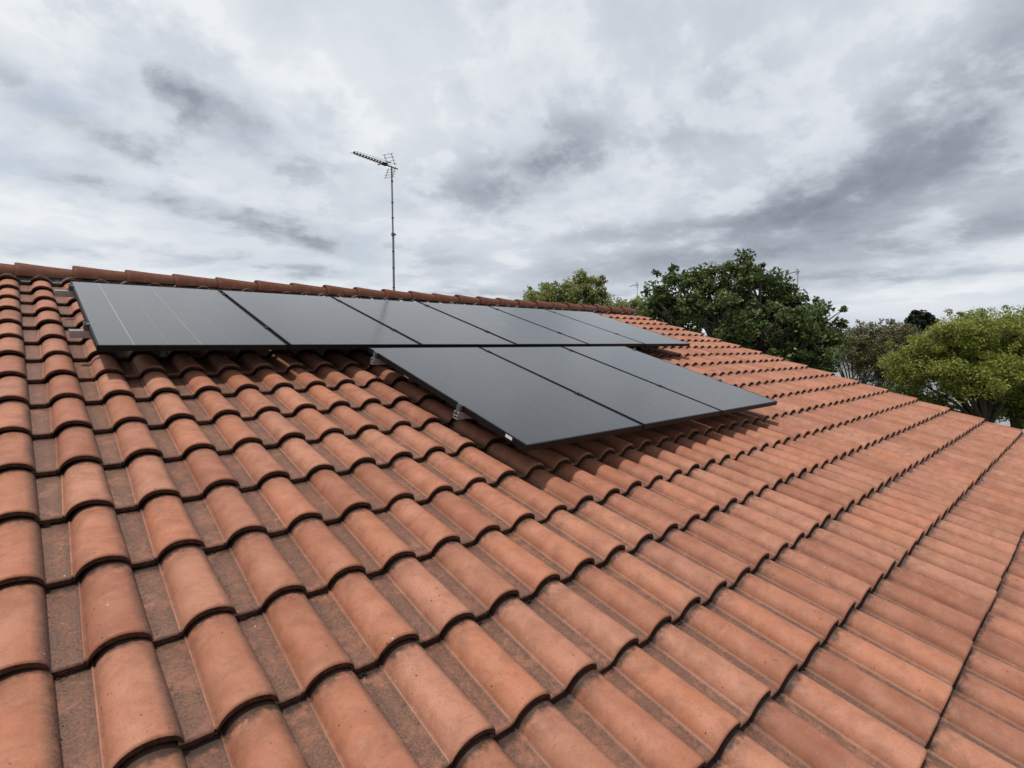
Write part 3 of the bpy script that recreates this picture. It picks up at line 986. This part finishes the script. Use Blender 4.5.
def hedge(label, p0, p1, h, w):
    p0, p1 = Vector((*p0, 0)), Vector((*p1, 0))
    t = thing('hedge', label, 'hedge', p0)
    L = (p1 - p0).length
    n = int(L * h * w * 9)
    u = (p1 - p0).normalized()
    v = Vector((-u.y, u.x, 0))
    cs = [np.array(u * random.uniform(0, L) + v * random.uniform(-w / 2, w / 2) + Vector((0, 0, random.uniform(0.2, h)))) for _ in range(n)]
    me = leaves_mesh('foliage', cs, [0.32] * n, [26] * n, 0.085)
    link_mesh('foliage', me, M_LEAF_HEDGE, t)
    bm = bmesh.new()
    for q in range(int(L / 0.6)):
        b = u * (q * 0.6 + 0.3)
        add_tube(bm, [b, b + Vector((random.gauss(0, 0.1), random.gauss(0, 0.1), h * 0.75))], [0.03, 0.012], 5)
    obj('stems', bm, M_BARK, t)
hedge('dark clipped hedge behind the gable under the yellow green tree', (26.3, 5.0), (27.2, 2.4), 3.0, 1.1)

# ------------------------------------------------------------------ neighbours, mostly behind the trees
def cottage(label, loc, rz, sx, sy, hw, hr, roofmat, aerial_label=None):
    t = thing('neighbour_house', label, 'house', loc, (0, 0, rz))
    bm = bmesh.new()
    pr = [(-sy / 2, 0), (sy / 2, 0), (sy / 2, hw), (0, hr - 0.12), (-sy / 2, hw)]
    A = [bm.verts.new((-sx / 2, y, z)) for y, z in pr]
    B = [bm.verts.new((sx / 2, y, z)) for y, z in pr]
    bm.faces.new(A[::-1])
    bm.faces.new(B)
    for q in range(5):
        bm.faces.new((A[q], A[(q + 1) % 5], B[(q + 1) % 5], B[q]))
    bmesh.ops.recalc_face_normals(bm, faces=bm.faces)
    obj('wall', bm, M_WHITE, t)
    bm = bmesh.new()
    sl = (hr - hw) / (sy / 2)
    o = 0.35
    n = int(sx / 0.25)
    for s in (-1, 1):
        for q in range(n):
            x = -sx / 2 - 0.3 + (sx + 0.6) * (q + 0.5) / n
            w = (sx + 0.6) / n
            vs = []
            for (yy, zz) in ((0, hr), (s * (sy / 2 + o), hw - o * sl)):
                for dx, dz in ((-w / 2, 0.0), (-w * 0.15, 0.0), (0.0, 0.05), (w * 0.35, 0.05), (w / 2, 0.0)):
                    vs.append(bm.verts.new((x + dx, yy, zz + dz)))
            for m in range(4):
                bm.faces.new((vs[m], vs[m + 1], vs[m + 6], vs[m + 5]) if s < 0 else (vs[m + 1], vs[m], vs[m + 5], vs[m + 6]))
    rf = obj('roof', bm, roofmat, t)
    for s in (-1, 1):
        for q in (-0.28, 0.22):
            bm = bmesh.new()
            add_box(bm, (sx * q, s * (sy / 2 + 0.005), hw * 0.55), (1.1, 0.07, 1.2), 0.01)
            fr = obj('window', bm, M_WOOD, t)
            bm = bmesh.new()
            add_box(bm, (sx * q, s * (sy / 2 + 0.03), hw * 0.55), (0.92, 0.04, 1.02))
            obj('pane', bm, M_GLASSW, fr)
    return t
cottage('white house with grey roof glimpsed between tree trunks past the gable', (46.5, 10.0, 0), R(78), 9.0, 6.0, 2.35, 3.5, M_GREYROOF)
cottage('white house hidden behind the big dark tree', (37.5, 11.8, 0), R(40), 8.0, 7.0, 2.9, 4.6, weathered('far_tile_roof', (0.30, 0.13, 0.08), (0.38, 0.17, 0.11), 4))
cottage('white house hidden behind the pale trees', (31.0, 19.0, 0), R(20), 8.0, 7.0, 2.9, 4.8, bpy.data.materials['far_tile_roof'])
aerial('small distant antenna above the crown of the dark tree', (35.7, 10.7, 4.1), 4.5, (0.4, 0.9), 0.9, thick=2.0)
aerial('small distant antenna left of the dark tree', (28.75, 17.6, 4.1), 3.75, (0.35, 0.94), 0.8, thick=1.3)

# a far line of woods closing the horizon
def far_wood():
    cs, rs, ns = [], [], []
    for _ in range(520):
        a = R(random.uniform(-20, 140))
        d = random.uniform(190, 260)
        h = random.uniform(0.5, 4.2)
        cs.append(np.array((math.sin(a) * d, math.cos(a) * d, h)))
        rs.append(random.uniform(2.0, 4.0))
        ns.append(70)
    me = leaves_mesh('far_wood', cs, rs, ns, 0.9)
    o = link_mesh('far_wood', me, M_LEAF_HEDGE)
    o['kind'] = 'stuff'
    o['label'] = 'low line of far woods along the horizon'
    o['category'] = 'woods'
far_wood()
